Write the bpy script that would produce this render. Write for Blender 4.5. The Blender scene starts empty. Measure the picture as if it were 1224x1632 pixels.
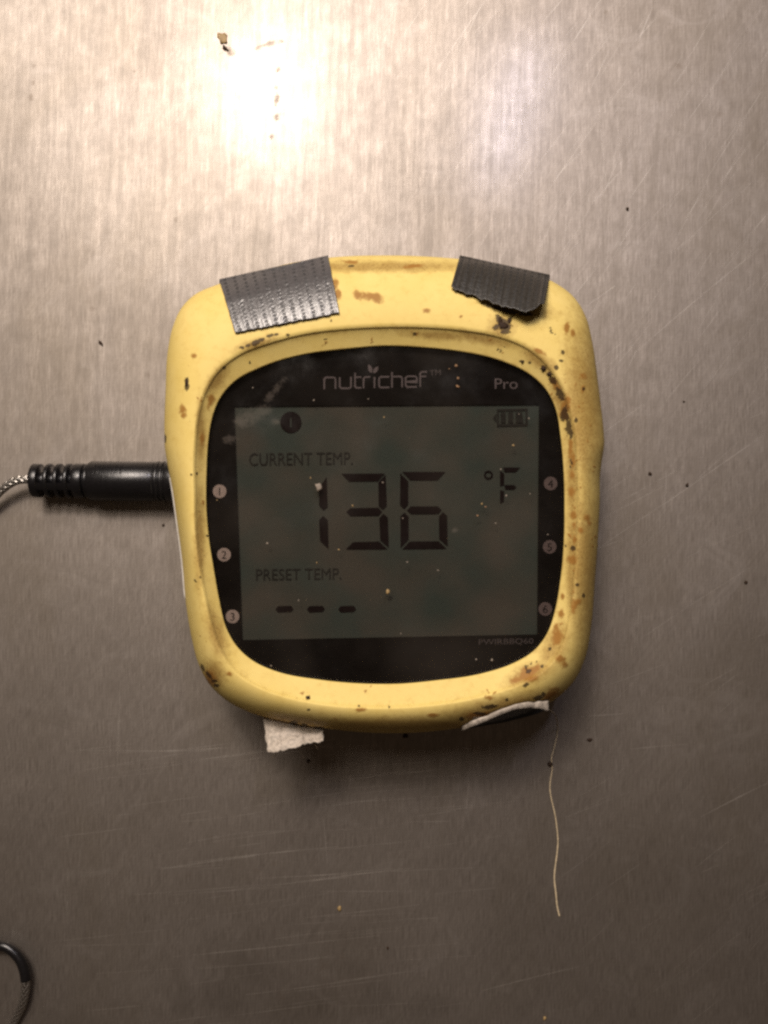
import bpy, bmesh, math, random
import numpy as np
from mathutils import Vector, Matrix

SC = bpy.context.scene
COL = SC.collection
rnd = random.Random(7)
R = math.radians

# ------------------------------------------------------------------ camera
D = 0.18                       # lens height over the steel sheet (m)
S0 = 0.0001285                 # metres per photo pixel on the sheet
CX, CY = 612.0, 816.0          # the lens axis in photo pixels
cam_d = bpy.data.cameras.new("camera")
cam = bpy.data.objects.new("camera", cam_d)
COL.objects.link(cam)
cam.location = (0, 0, D)
cam_d.sensor_fit = 'VERTICAL'
cam_d.angle = 2 * math.atan(816 * S0 / D)
cam_d.clip_start, cam_d.clip_end = 0.005, 20
SC.camera = cam

# ------------------------------------------------------------------ world, lamps, exposure
world = bpy.data.worlds.new("World")
SC.world = world
world.use_nodes = True
bg = world.node_tree.nodes["Background"]
bg.inputs[0].default_value = (1.0, 0.70, 0.48, 1)
bg.inputs[1].default_value = 0.055


def lamp(name, loc, shape, sx, sy, power, col):
    l = bpy.data.lights.new(name, 'AREA')
    l.shape = shape
    l.size = sx
    if shape in ('RECTANGLE', 'ELLIPSE'):
        l.size_y = sy
    l.energy = power
    l.color = col
    o = bpy.data.objects.new(name, l)
    COL.objects.link(o)
    o.location = loc
    o.rotation_euler = (Vector((0, 0, 0)) - Vector(loc)).to_track_quat('-Z', 'Y').to_euler()
    return o


HL = 0.45                      # lamp height; each lamp hangs where the sheet mirrors it to the lens


def mirrored(px, py, h):
    return ((px - CX) * S0 * (1 + h / D), (CY - py) * S0 * (1 + h / D), h)


lamp("warm_lamp", mirrored(425, 150, HL), 'DISK', 0.08, 0.08, 1.2, (1.0, 0.87, 0.76))
lamp("lit_ceiling", mirrored(370, 45, HL + 0.1), 'DISK', 0.42, 0.42, 4.45, (1.0, 0.885, 0.785))
lamp("cool_tube_lamp", mirrored(812, 185, HL), 'ELLIPSE', 0.013, 0.10, 0.36, (0.78, 0.78, 1.0))

SC.view_settings.view_transform = 'Standard'
SC.view_settings.look = 'None'
SC.view_settings.gamma = 1
SC.view_settings.exposure = 0.0
SC.render.engine = 'CYCLES'
SC.cycles.filter_width = 2.6
SC.cycles.max_bounces = 8
SC.cycles.use_denoising = False
SC.cycles.sample_clamp_indirect = 0.6
SC.cycles.caustics_reflective = False
SC.cycles.caustics_refractive = False


# ------------------------------------------------------------------ helpers
def P(px, py, z=0.0):
    """the point at height z that the photo shows at (px, py)"""
    k = S0 * (D - z) / D
    return ((px - CX) * k, (CY - py) * k, z)


def link(name, me, parent=None, mat=None, smooth=True, **props):
    o = bpy.data.objects.new(name, me)
    COL.objects.link(o)
    if parent is not None:
        o.parent = parent
    if mat is not None:
        me.materials.append(mat)
    if smooth and len(me.polygons):
        me.polygons.foreach_set("use_smooth", [True] * len(me.polygons))
    for k, v in props.items():
        o[k] = v
    return o


def mesh(verts, faces):
    me = bpy.data.meshes.new("m")
    me.from_pydata([tuple(map(float, v)) for v in verts], [], faces)
    me.update()
    return me


def grid_mesh(rows, closed=False):
    """rows: list of equally long lists of points -> quad sheet"""
    n = len(rows[0])
    v = [p for r in rows for p in r]
    f = []
    for i in range(len(rows) - 1):
        for j in range(n if closed else n - 1):
            j2 = (j + 1) % n
            f.append((i * n + j, i * n + j2, (i + 1) * n + j2, (i + 1) * n + j))
    return v, f


def empty(name, loc=(0, 0, 0), **props):
    o = bpy.data.objects.new(name, None)
    COL.objects.link(o)
    o.empty_display_size = 0.01
    o.location = loc
    for k, v in props.items():
        o[k] = v
    return o


class NT:
    """small node-tree builder"""
    def __init__(self, name):
        self.m = bpy.data.materials.new(name)
        self.m.use_nodes = True
        self.t = self.m.node_tree
        self.b = self.t.nodes["Principled BSDF"]
        self.out = self.t.nodes["Material Output"]

    def n(self, kind, **kw):
        x = self.t.nodes.new(kind)
        for k, v in kw.items():
            if k.startswith("i_"):
                key = k[2:]
                key = int(key) if key.isdigit() else key.replace("_", " ")
                x.inputs[key].default_value = v
            else:
                setattr(x, k, v)
        return x

    def l(self, a, b):
        self.t.links.new(a, b)

    def coord(self, scale=(1, 1, 1), rot=(0, 0, 0)):
        c = self.n("ShaderNodeTexCoord")
        mp = self.n("ShaderNodeMapping")
        mp.inputs["Scale"].default_value = scale
        mp.inputs["Rotation"].default_value = rot
        self.l(c.outputs["Object"], mp.inputs[0])
        # rotation must come first: rotate, then stretch
        return mp.outputs[0]

    def rcoord(self, rot, scale):
        c = self.n("ShaderNodeTexCoord")
        a = self.n("ShaderNodeMapping")
        a.inputs["Rotation"].default_value = (0, 0, rot)
        b = self.n("ShaderNodeMapping")
        b.inputs["Scale"].default_value = scale
        self.l(c.outputs["Object"], a.inputs[0])
        self.l(a.outputs[0], b.inputs[0])
        return b.outputs[0]

    def noise(self, vec, scale=1.0, detail=2.0, rough=0.5, dist=0.0):
        x = self.n("ShaderNodeTexNoise")
        x.inputs["Scale"].default_value = scale
        x.inputs["Detail"].default_value = detail
        x.inputs["Roughness"].default_value = rough
        x.inputs["Distortion"].default_value = dist
        self.l(vec, x.inputs["Vector"])
        return x.outputs["Fac"]

    def math(self, op, a, b=None, c=None, clamp=False):
        x = self.n("ShaderNodeMath", operation=op)
        x.use_clamp = clamp
        for i, s in enumerate((a, b, c)):
            if s is None:
                continue
            if isinstance(s, (int, float)):
                x.inputs[i].default_value = s
            else:
                self.l(s, x.inputs[i])
        return x.outputs[0]

    def ramp(self, s, lo, hi, a=0.0, b=1.0):
        x = self.n("ShaderNodeMapRange")
        x.clamp = True
        for i, v in enumerate((lo, hi, a, b)):
            x.inputs[i + 1].default_value = v
        self.l(s, x.inputs[0])
        return x.outputs[0]

    def mix(self, fac, a, b, mode='MIX'):
        x = self.n("ShaderNodeMix", data_type='RGBA', blend_type=mode)
        if isinstance(fac, (int, float)):
            x.inputs[0].default_value = fac
        else:
            self.l(fac, x.inputs[0])
        for i, s in ((6, a), (7, b)):
            if isinstance(s, tuple):
                x.inputs[i].default_value = (*s[:3], 1)
            else:
                self.l(s, x.inputs[i])
        return x.outputs[2]

    def attr(self, name):
        x = self.n("ShaderNodeAttribute", attribute_name=name)
        return x.outputs["Fac"]

    def bump(self, h, dist, strength=1.0, prev=None):
        x = self.n("ShaderNodeBump")
        x.inputs["Strength"].default_value = strength
        x.inputs["Distance"].default_value = dist
        self.l(h, x.inputs["Height"])
        if prev is not None:
            self.l(prev, x.inputs["Normal"])
        return x.outputs[0]


def plain(name, col, rough=0.5, metal=0.0, var=0.12, scale=900, bump=0.0, spec=0.5):
    m = NT(name)
    v = m.coord()
    nz = m.noise(v, scale, 4, 0.6)
    f = m.ramp(nz, 0.3, 0.7)
    m.l(m.mix(f, tuple(c * (1 - var) for c in col), tuple(min(1, c * (1 + var)) for c in col)), m.b.inputs["Base Color"])
    m.l(m.ramp(nz, 0.3, 0.7, rough * 0.88, min(1, rough * 1.12)), m.b.inputs["Roughness"])
    m.b.inputs["Metallic"].default_value = metal
    m.b.inputs["Specular IOR Level"].default_value = spec
    if bump:
        m.l(m.bump(nz, bump), m.b.inputs["Normal"])
    return m.m


# ------------------------------------------------------------------ materials
def steel_material():
    m = NT("brushed_steel")
    g1 = m.noise(m.rcoord(0.0, (5200, 260, 1)), 1, 3, 0.6)          # fine vertical grain
    g2 = m.noise(m.rcoord(0.0, (420, 4600, 1)), 1, 3, 0.6)          # fine cross grain
    g3 = m.noise(m.rcoord(0.03, (900, 45, 1)), 1, 4, 0.6, 0.3)      # wider vertical wipe streaks
    g4 = m.noise(m.rcoord(R(-52), (60, 2600, 1)), 1, 3, 0.65)       # diagonal rubbing
    big = m.noise(m.coord(), 22, 3, 0.55)                            # hand-wiped cloudiness
    mot = m.noise(m.coord(), 260, 4, 0.65)
    grain = m.math('ADD', m.math('MULTIPLY', g1, 0.62), m.math('ADD', m.math('MULTIPLY', g2, 0.18), m.math('MULTIPLY', g4, 0.20)))
    streak = m.math('ADD', m.math('MULTIPLY', g3, 0.55), m.math('MULTIPLY', mot, 0.45))
    c = m.mix(m.ramp(grain, 0.40, 0.60), (0.235, 0.204, 0.176), (0.365, 0.323, 0.284))
    c = m.mix(m.ramp(streak, 0.40, 0.62, 0.0, 0.55), c, (0.21, 0.182, 0.156))
    cloud = m.noise(m.rcoord(0.2, (34, 20, 1)), 1, 5, 0.62, 0.8)
    c = m.mix(m.ramp(cloud, 0.46, 0.68, 0.0, 0.30), c, (0.20, 0.165, 0.120))
    cl2 = m.noise(m.rcoord(-0.4, (70, 95, 1)), 1, 5, 0.7, 1.2)
    c = m.mix(m.ramp(cl2, 0.54, 0.72, 0.0, 0.22), c, (0.46, 0.42, 0.385))
    # stains with their own shape
    fld = m.attr("stain")
    sn = m.noise(m.coord(), 1500, 4, 0.7)
    st = m.ramp(m.math('ADD', fld, m.math('MULTIPLY', m.math('SUBTRACT', sn, 0.5), 2.0)), 0.20, 1.0)
    st = m.math('MULTIPLY', st, m.ramp(fld, 0.0, 0.12))
    fld2 = m.attr("film")
    fl = m.ramp(m.math('ADD', fld2, m.math('MULTIPLY', m.math('SUBTRACT', mot, 0.5), 0.8)), 0.1, 0.9, 0.0, 0.18)
    fl = m.math('MULTIPLY', fl, m.ramp(fld2, 0.0, 0.2))
    c = m.mix(fl, c, (0.13, 0.11, 0.09))
    c = m.mix(m.math('MULTIPLY', st, 0.28), c, (0.12, 0.085, 0.06))
    m.l(c, m.b.inputs["Base Color"])
    m.b.inputs["Metallic"].default_value = 1.0
    r = m.math('ADD', m.ramp(streak, 0.3, 0.7, 0.53, 0.62), m.math('MULTIPLY', m.math('SUBTRACT', big, 0.5), 0.16))
    r = m.math('ADD', r, m.math('MULTIPLY', st, 0.03))
    m.l(r, m.b.inputs["Roughness"])
    b1 = m.bump(grain, 0.000007, 0.3)
    b2 = m.bump(m.math('ADD', m.math('MULTIPLY', g3, 0.7), m.math('MULTIPLY', g1, 0.3)), 0.00002, 0.16, b1)
    m.l(b2, m.b.inputs["Normal"])
    # a thin smoother gloss in the same metal: the tight glare of the lamps
    gl = m.n("ShaderNodeBsdfGlossy")
    gl.inputs["Color"].default_value = (0.40, 0.38, 0.365, 1)
    m.l(m.ramp(streak, 0.3, 0.7, 0.13, 0.21), gl.inputs["Roughness"])
    m.l(b2, gl.inputs["Normal"])
    mx = m.n("ShaderNodeMixShader")
    m.l(m.math('MULTIPLY', m.math('SUBTRACT', 1.0, st), 0.035), mx.inputs[0])
    m.l(m.b.outputs[0], mx.inputs[1])
    m.l(gl.outputs[0], mx.inputs[2])
    m.l(mx.outputs[0], m.out.inputs[0])
    return m.m


def case_material():
    m = NT("yellow_rubber")
    v = m.coord()
    n1 = m.noise(v, 120, 4, 0.6)
    n2 = m.noise(v, 2600, 4, 0.7)
    n3 = m.noise(v, 700, 5, 0.7)
    n4 = m.noise(v, 5200, 2, 0.6)
    c = m.mix(m.ramp(n1, 0.3, 0.7), (0.70, 0.530, 0.160), (0.76, 0.590, 0.205))
    c = m.mix(m.ramp(n3, 0.50, 0.75, 0, 0.35), c, (0.54, 0.365, 0.09))
    # fine pepper of grime everywhere, denser where the worn field is high
    worn = m.attr("worn")
    pep = m.ramp(m.math('ADD', n2, m.math('MULTIPLY', worn, 0.17)), 0.67, 0.80, 0, 0.75)
    c = m.mix(pep, c, (0.16, 0.10, 0.035))
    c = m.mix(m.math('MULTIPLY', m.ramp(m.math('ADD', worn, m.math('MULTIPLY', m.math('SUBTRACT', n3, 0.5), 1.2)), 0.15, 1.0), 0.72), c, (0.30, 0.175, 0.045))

    def layer(c, name, col, lo, hi, amp, op, ns):
        f = m.attr(name)
        k = m.ramp(m.math('ADD', f, m.math('MULTIPLY', m.math('SUBTRACT', ns, 0.5), amp)), lo, hi)
        k = m.math('MULTIPLY', k, m.ramp(f, 0.0, 0.1))
        k = m.math('MULTIPLY', k, op)
        return m.mix(k, c, col), k
    c, k1 = layer(c, "rust", (0.31, 0.145, 0.030), 0.08, 0.80, 2.4, 0.92, n3)
    c, k2 = layer(c, "dark", (0.028, 0.016, 0.010), 0.30, 0.55, 2.8, 0.86, m.math('ADD', m.math('MULTIPLY', n2, 0.6), m.math('MULTIPLY', n3, 0.4)))
    m.l(c, m.b.inputs["Base Color"])
    ro = m.ramp(n1, 0.3, 0.7, 0.50, 0.62)
    m.l(ro, m.b.inputs["Roughness"])
    m.b.inputs["Specular IOR Level"].default_value = 0.18
    m.b.inputs["Subsurface Weight"].default_value = 0.0
    h = m.math('ADD', m.math('MULTIPLY', n4, 0.35), m.math('ADD', m.math('MULTIPLY', k1, 0.6), m.math('MULTIPLY', k2, 1.2)))
    m.l(m.bump(h, 0.00010, 0.5), m.b.inputs["Normal"])
    return m.m


def pane_material():
    m = NT("clear_cover")
    tr = m.n("ShaderNodeBsdfTransparent")
    tr.inputs[0].default_value = (0.86, 0.85, 0.83, 1)
    gl = m.n("ShaderNodeBsdfGlossy")
    n = m.noise(m.coord(), 130, 4, 0.65)
    m.l(m.ramp(n, 0.35, 0.7, 0.04, 0.22), gl.inputs["Roughness"])
    gl.inputs[0].default_value = (0.95, 0.93, 0.92, 1)
    fr = m.n("ShaderNodeFresnel")
    fr.inputs[0].default_value = 1.46
    mx = m.n("ShaderNodeMixShader")
    m.l(fr.outputs[0], mx.inputs[0])
    m.l(tr.outputs[0], mx.inputs[1])
    m.l(gl.outputs[0], mx.inputs[2])
    # greasy film: a weak grey scatter in patches, plus painted room reflections
    df = m.n("ShaderNodeBsdfDiffuse")
    df.inputs[0].default_value = (0.55, 0.46, 0.38, 1)
    g = m.noise(m.coord(), 75, 4, 0.6)
    fine = m.noise(m.coord(), 1800, 4, 0.7)
    sm = m.attr("smear")
    smk = m.ramp(m.math('ADD', sm, m.math('MULTIPLY', m.math('SUBTRACT', fine, 0.5), 2.2)), 0.15, 1.0, 0.0, 0.065)
    smk = m.math('MULTIPLY', smk, m.ramp(sm, 0, 0.2))
    haze = m.noise(m.coord(), 42, 2, 0.5)  # broad uneven scatter painted in place of cloudy room reflections
    film = m.math('ADD', m.math('ADD', m.ramp(g, 0.40, 0.70, 0.0006, 0.006), m.ramp(haze, 0.48, 0.68, 0.0, 0.012)), smk)
    mx2 = m.n("ShaderNodeMixShader")
    m.l(film, mx2.inputs[0])
    m.l(mx.outputs[0], mx2.inputs[1])
    m.l(df.outputs[0], mx2.inputs[2])
    m.l(mx2.outputs[0], m.out.inputs[0])
    return m.m


def lcd_material():
    m = NT("lcd_reflector")
    n = m.noise(m.coord(), 85, 3, 0.5)
    n2 = m.noise(m.coord(), 3000, 2, 0.6)
    c = m.mix(m.ramp(n, 0.35, 0.65), (0.062, 0.079, 0.069), (0.094, 0.084, 0.069))  # teal and brown mottle: faint glass reflections painted into the panel colour
    c = m.mix(m.ramp(n2, 0.3, 0.7, 0, 0.2), c, (0.068, 0.080, 0.066))
    m.l(c, m.b.inputs["Base Color"])
    m.b.inputs["Roughness"].default_value = 0.6
    m.b.inputs["Specular IOR Level"].default_value = 0.04
    return m.m


def tape_material(name, base, rough, ribs=True):
    m = NT(name)
    uv = m.n("ShaderNodeUVMap", uv_map="weave")
    sx = m.n("ShaderNodeSeparateXYZ")
    m.l(uv.outputs[0], sx.inputs[0])
    u, v = sx.outputs[0], sx.outputs[1]
    nz = m.noise(m.coord(), 1700, 3, 0.6)
    uu = m.math('ADD', u, m.math('MULTIPLY', m.math('SUBTRACT', nz, 0.5), 0.25))
    a = m.math('ABSOLUTE', m.math('SINE', m.math('MULTIPLY', uu, math.pi)))            # one arch per warp yarn
    vv = m.math('ADD', v, m.math('MULTIPLY', m.math('SUBTRACT', nz, 0.5), 0.5))
    b = m.math('ABSOLUTE', m.math('SINE', m.math('MULTIPLY', vv, math.pi)))            # weft loops
    dash = m.math('MULTIPLY', m.ramp(a, 0.80, 0.95), m.ramp(b, 0.45, 0.75))
    h = nz
    m.l(m.bump(h, 0.00006, 0.5), m.b.inputs["Normal"])
    cb = m.mix(m.ramp(nz, 0.3, 0.7), tuple(c * 0.85 for c in base), tuple(c * 1.15 for c in base))
    cb = m.mix(m.math('MULTIPLY', dash, 0.8), cb, tuple(c * 0.12 for c in base))        # dashes a darker tone, so the weave stands out
    m.l(cb, m.b.inputs["Base Color"])
    m.l(m.math('ADD', m.ramp(nz, 0.3, 0.7, rough * 0.85, rough * 1.15), m.math('MULTIPLY', dash, 0.25)), m.b.inputs["Roughness"])
    m.b.inputs["Specular IOR Level"].default_value = 0.75
    return m.m


def scratch_material():
    m = NT("scratched_steel")
    m.b.inputs["Base Color"].default_value = (0.88, 0.83, 0.76, 1)
    m.b.inputs["Metallic"].default_value = 1.0
    m.b.inputs["Roughness"].default_value = 0.58
    tr = m.n("ShaderNodeBsdfTransparent")
    mx = m.n("ShaderNodeMixShader")
    n = m.noise(m.coord(), 140, 3, 0.6)
    m.l(m.ramp(n, 0.35, 0.65, 0.02, 0.27), mx.inputs[0])
    m.l(tr.outputs[0], mx.inputs[1])
    m.l(m.b.outputs[0], mx.inputs[2])
    m.l(mx.outputs[0], m.out.inputs[0])
    return m.m


def braid_material():
    m = NT("steel_braid")
    uv = m.n("ShaderNodeUVMap", uv_map="weave")
    sx = m.n("ShaderNodeSeparateXYZ")
    m.l(uv.outputs[0], sx.inputs[0])
    u, v = sx.outputs[0], sx.outputs[1]
    a = m.math('SINE', m.math('MULTIPLY', m.math('ADD', m.math('MULTIPLY', u, 7), v), 2 * math.pi))
    b = m.math('SINE', m.math('MULTIPLY', m.math('SUBTRACT', m.math('MULTIPLY', u, 7), v), 2 * math.pi))
    h = m.math('MAXIMUM', a, b)
    m.l(m.mix(m.ramp(h, -0.2, 0.8), (0.26, 0.24, 0.21), (0.52, 0.49, 0.45)), m.b.inputs["Base Color"])
    m.l(m.bump(h, 0.00012, 0.8), m.b.inputs["Normal"])
    m.b.inputs["Metallic"].default_value = 1.0
    m.b.inputs["Roughness"].default_value = 0.40
    return m.m


M = {
    'steel': steel_material(),
    'case': case_material(),
    'pane': pane_material(),
    'lcd': lcd_material(),
    'white': plain("white_plastic", (0.74, 0.70, 0.64), 0.45),
    'mask': plain("black_mask", (0.0045, 0.0035, 0.0035), 0.5, var=0.2, spec=0.03),
    'print': plain("grey_print", (0.17, 0.14, 0.145), 0.6, spec=0.05),
    'print_dim': plain("faded_grey_print", (0.115, 0.095, 0.095), 0.6, spec=0.05),
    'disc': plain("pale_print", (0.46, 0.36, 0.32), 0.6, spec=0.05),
    'disc_dim': plain("dim_pale_print", (0.17, 0.125, 0.12), 0.6, spec=0.05),  # darker tone for the three right-hand discs
    'seg': plain("liquid_crystal", (0.009, 0.004, 0.005), 0.6, var=0.2, spec=0.03),
    'seg_faint': plain("faint_liquid_crystal", (0.031, 0.030, 0.027), 0.6, var=0.2, spec=0.03),
    'tape': tape_material("grey_duct_tape", (0.075, 0.070, 0.070), 0.32),
    'tape2': tape_material("soiled_duct_tape", (0.022, 0.019, 0.015), 0.42),
    'tapeback': plain("black_tape_face", (0.012, 0.012, 0.013), 0.45),
    'backing': plain("torn_white_backing", (0.46, 0.40, 0.33), 0.7, var=0.35, scale=1500, bump=0.00018),
    'plug': plain("black_plug_plastic", (0.006, 0.0055, 0.006), 0.30, var=0.2, scale=2500, bump=0.00003, spec=0.5),
    'braid': braid_material(),
    'scratch': scratch_material(),
    'thread': plain("pale_thread", (0.52, 0.42, 0.27), 0.7, var=0.25, scale=2500),
    'crumb_dark': plain("burnt_crumb", (0.035, 0.020, 0.012), 0.7, var=0.4, scale=3000, spec=0.15),
    'crumb_tan': plain("tan_crumb", (0.30, 0.20, 0.08), 0.6, var=0.3, scale=3000),
    'crumb_pale': plain("pale_crumb", (0.22, 0.18, 0.14), 0.6, var=0.3, scale=3000),
    'crumb_orange': plain("orange_crumb", (0.20, 0.11, 0.05), 0.6, var=0.3, scale=3000),
}


# ------------------------------------------------------------------ traced outlines (photo px), as radius over angle
N = 1080
TH = np.linspace(0, 2 * np.pi, N, endpoint=False)
OCX, OCY = 612.0, 790.0


def radial(pts, smooth=5):
    a = np.array(pts, float)
    dx, dy = a[:, 0] - OCX, OCY - a[:, 1]
    th = np.arctan2(dy, dx) % (2 * np.pi)
    r = np.hypot(dx, dy)
    o = np.argsort(th)
    th, r = th[o], r[o]
    # periodic cubic (Catmull-Rom on non-uniform knots) via dense interpolation
    t3 = np.concatenate([th - 2 * np.pi, th, th + 2 * np.pi])
    r3 = np.concatenate([r, r, r])
    m = np.gradient(r3, t3)
    i = np.searchsorted(t3, TH, side='right') - 1
    h = t3[i + 1] - t3[i]
    s = (TH - t3[i]) / h
    h00 = 2 * s**3 - 3 * s**2 + 1; h10 = s**3 - 2 * s**2 + s
    h01 = -2 * s**3 + 3 * s**2; h11 = s**3 - s**2
    out = h00 * r3[i] + h10 * h * m[i] + h01 * r3[i + 1] + h11 * h * m[i + 1]
    k = np.hanning(2 * smooth + 3)[1:-1]; k /= k.sum()
    pad = np.concatenate([out[-smooth:], out, out[:smooth]])
    return np.convolve(pad, k, mode='valid')


OUT = [(612, 407), (700, 410), (780, 419), (840, 433), (885, 451), (915, 474), (933, 503), (944, 545), (951, 592), (957, 640),
       (962, 685), (963, 712), (960, 730), (957, 752), (956, 800), (953, 860), (948, 930), (942, 1000), (933, 1048), (916, 1084), (888, 1112),
       (848, 1132), (800, 1147), (740, 1159), (670, 1167), (600, 1168), (520, 1161), (450, 1149), (400, 1136), (362, 1117),
       (334, 1091), (317, 1060), (306, 1020), (298, 975), (291, 900), (282, 830), (274, 775), (267, 740), (263, 715), (262, 690), (264, 620),
       (267, 562), (275, 522), (289, 491), (311, 469), (345, 454), (400, 437), (460, 420), (530, 410)]
RING = [(620, 520), (555, 523), (488, 531), (426, 547), (380, 565), (349, 589), (327, 623), (315, 663), (311, 700), (309, 745), (310, 783), (311, 839),
        (315, 880), (322, 926), (331, 970), (339, 1003), (352, 1037), (374, 1070), (414, 1096), (457, 1111), (519, 1123), (600, 1128),
        (693, 1123), (771, 1109), (830, 1090), (870, 1066), (895, 1034), (907, 993), (914, 940), (920, 870), (923, 790), (921, 735), (917, 690), (908, 650),
        (895, 614), (873, 582), (842, 555), (799, 537), (740, 526), (680, 521)]
INN = [(612, 551), (550, 556), (473, 567), (414, 586), (372, 609), (350, 635), (337, 669), (332, 700), (329, 752), (329, 814), (333, 860), (341, 910),
       (350, 960), (361, 1003), (380, 1034), (405, 1055), (442, 1071), (504, 1083), (581, 1090), (640, 1090), (693, 1085), (771, 1073), (817, 1058),
       (853, 1036), (874, 1007), (885, 973), (892, 935), (898, 880), (900, 814), (898, 740), (893, 690), (887, 655), (873, 624), (847, 598), (802, 576), (740, 561),
       (680, 554)]
R0, R1, R2 = radial(OUT, 3), radial(RING, 9), radial(INN, 9)
ZS, ZC, ZL, ZI = 0.0188, 0.0274, 0.0272, 0.0250      # silhouette, crest, lip, foot of the sloped ring
TC = 0.97


def crest(t):
    t = np.clip(t, 0, 1)
    up = np.clip(t / TC, 0, 1)
    z = ZS + (ZC - ZS) * (1 - (1 - up) ** 1.9) ** (1 / 1.9)
    dn = np.clip((t - TC) / (1 - TC), 0, 1)
    return z - (ZC - ZL) * dn ** 2


def r_at(arr, px, py):
    th = math.atan2(OCY - py, px - OCX) % (2 * math.pi)
    f = th / (2 * math.pi) * N
    i = int(f) % N
    return arr[i] * (1 - (f - int(f))) + arr[(i + 1) % N] * (f - int(f))


def case_z(px, py):
    r = math.hypot(px - OCX, py - OCY)
    a, b, c = r_at(R0, px, py), r_at(R1, px, py), r_at(R2, px, py)
    if r >= b:
        return float(crest((a - r) / (a - b)))
    if r >= c:
        return ZL + (ZI - ZL) * (b - r) / (b - c)
    return ZI


def polar(rr):
    return OCX + rr * np.cos(TH), OCY - rr * np.sin(TH)


def ring_pts(rr, z):
    x, y = polar(rr)
    k = S0 * (D - z) / D
    return np.stack([(x - CX) * k, (CY - y) * k, np.full(N, z) if np.isscalar(z) else z], 1), np.stack([x, y], 1)


# ------------------------------------------------------------------ blob fields for stains
def field(XY, blobs):
    f = np.zeros(len(XY))
    for (x, y, rx, ry, rot) in blobs:
        sel = (abs(XY[:, 0] - x) < 2.2 * max(rx, ry)) & (abs(XY[:, 1] - y) < 2.2 * max(rx, ry))
        if not sel.any():
            continue
        d = XY[sel] - (x, y)
        c, s = math.cos(rot), math.sin(rot)
        u = (d[:, 0] * c + d[:, 1] * s) / rx
        v = (-d[:, 0] * s + d[:, 1] * c) / ry
        f[sel] = np.maximum(f[sel], np.clip(1.35 - np.hypot(u, v), 0, 1))
    return f


def set_attr(me, name, arr):
    a = me.attributes.new(name, 'FLOAT', 'POINT')
    a.data.foreach_set("value", np.asarray(arr, np.float32))


# ------------------------------------------------------------------ the steel sheet
def axis(lo, hi, step, far):
    return np.concatenate([[-far, -far * 0.5], np.arange(lo, hi + step, step), [far * 0.5, far]])


xs = axis(-20, 1244, 3.5, 8000)
ys = axis(-20, 1652, 3.5, 8000)
XX, YY = np.meshgrid(xs, ys)
xy = np.stack([XX.ravel(), YY.ravel()], 1)
verts = np.stack([(xy[:, 0] - CX) * S0, (CY - xy[:, 1]) * S0, np.zeros(len(xy))], 1)
nx, ny = len(xs), len(ys)
idx = np.arange(nx * ny).reshape(ny, nx)
faces = np.stack([idx[1:, :-1], idx[1:, 1:], idx[:-1, 1:], idx[:-1, :-1]], -1).reshape(-1, 4)
me = mesh(verts, faces.tolist())
stain_b = [(440, 140, 3, 6, 0), (441, 160, 5, 13, 0.1), (441, 186, 6, 7, 0), (432, 218, 5, 5, 0), (428, 70, 16, 5, -0.3), (412, 76, 8, 3, -0.2), (448, 66, 6, 3, 0),
           (366, 82, 12, 8, 0.6), (443, 110, 5, 8, 0.3), (54, 106, 3, 4, 0), (53, 132, 3, 7, 0), (50, 155, 5, 6, 0), (214, 114, 3, 3, 0), (280, 350, 3, 5, 0),
           (1080, 105, 8, 5, 0.4), (1147, 182, 5, 4, 0), (966, 19, 4, 5, 0), (1154, 130, 4, 4, 0), (146, 492, 6, 4, 0), (236, 598, 4, 6, 0),
           (448, 1587, 8, 10, 0), (416, 1520, 8, 7, 0), (516, 1540, 9, 7, 0), (505, 1500, 5, 4, 0), (544, 1525, 6, 5, 0), (410, 1388, 7, 5, 0), (437, 1376, 6, 6, 0),
           (300, 1395, 7, 5, 0), (1170, 1387, 5, 3, 0), (1200, 1388, 5, 3, 0), (252, 1310, 6, 3, 0), (335, 1335, 4, 3, 0)]
film_b = [(500, 1590, 40, 34, 0), (350, 1590, 40, 30, 0), (290, 1590, 24, 30, 0), (600, 1590, 30, 40, 0), (460, 1610, 30, 26, 0), (400, 1545, 60, 24, 0.2),
          (690, 1600, 40, 20, 0), (560, 1545, 30, 18, 0), (255, 70, 30, 40, 0)]
set_attr(me, "stain", field(xy, stain_b))
set_attr(me, "film", field(xy, film_b))
table = link("steel_table", me, None, M['steel'], True, kind="structure",
             label="scratched brushed stainless steel sheet under the thermometer")


# scratches: fine bright lines lying on the sheet
def ribbon(pts, w, z=None):
    """flat mitred strip through pts (world xyz), width w"""
    pts = [Vector(p) for p in pts]
    v = []
    for i, p in enumerate(pts):
        a = pts[max(i - 1, 0)]; b = pts[min(i + 1, len(pts) - 1)]
        t = (b - a); t.z = 0
        t.normalize()
        n = Vector((-t.y, t.x, 0))
        m = 1.0
        if 0 < i < len(pts) - 1:
            t1 = (pts[i] - a); t1.z = 0; t1.normalize()
            m = 1 / max(0.45, abs(n.dot(Vector((-t1.y, t1.x, 0)))))
        ww = w[i] if isinstance(w, (list, tuple)) else w
        v += [p + n * ww * m / 2, p - n * ww * m / 2]
    f = [(2 * i, 2 * i + 1, 2 * i + 3, 2 * i + 2) for i in range(len(pts) - 1)]
    return v, f


class Acc:
    def __init__(self):
        self.v, self.f = [], []

    def add(self, v, f):
        o = len(self.v)
        self.v += [tuple(p) for p in v]
        self.f += [tuple(i + o for i in q) for q in f]

    def build(self, name, parent, mat, smooth=True, **props):
        return link(name, mesh(self.v, self.f), parent, mat, smooth, **props)


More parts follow.
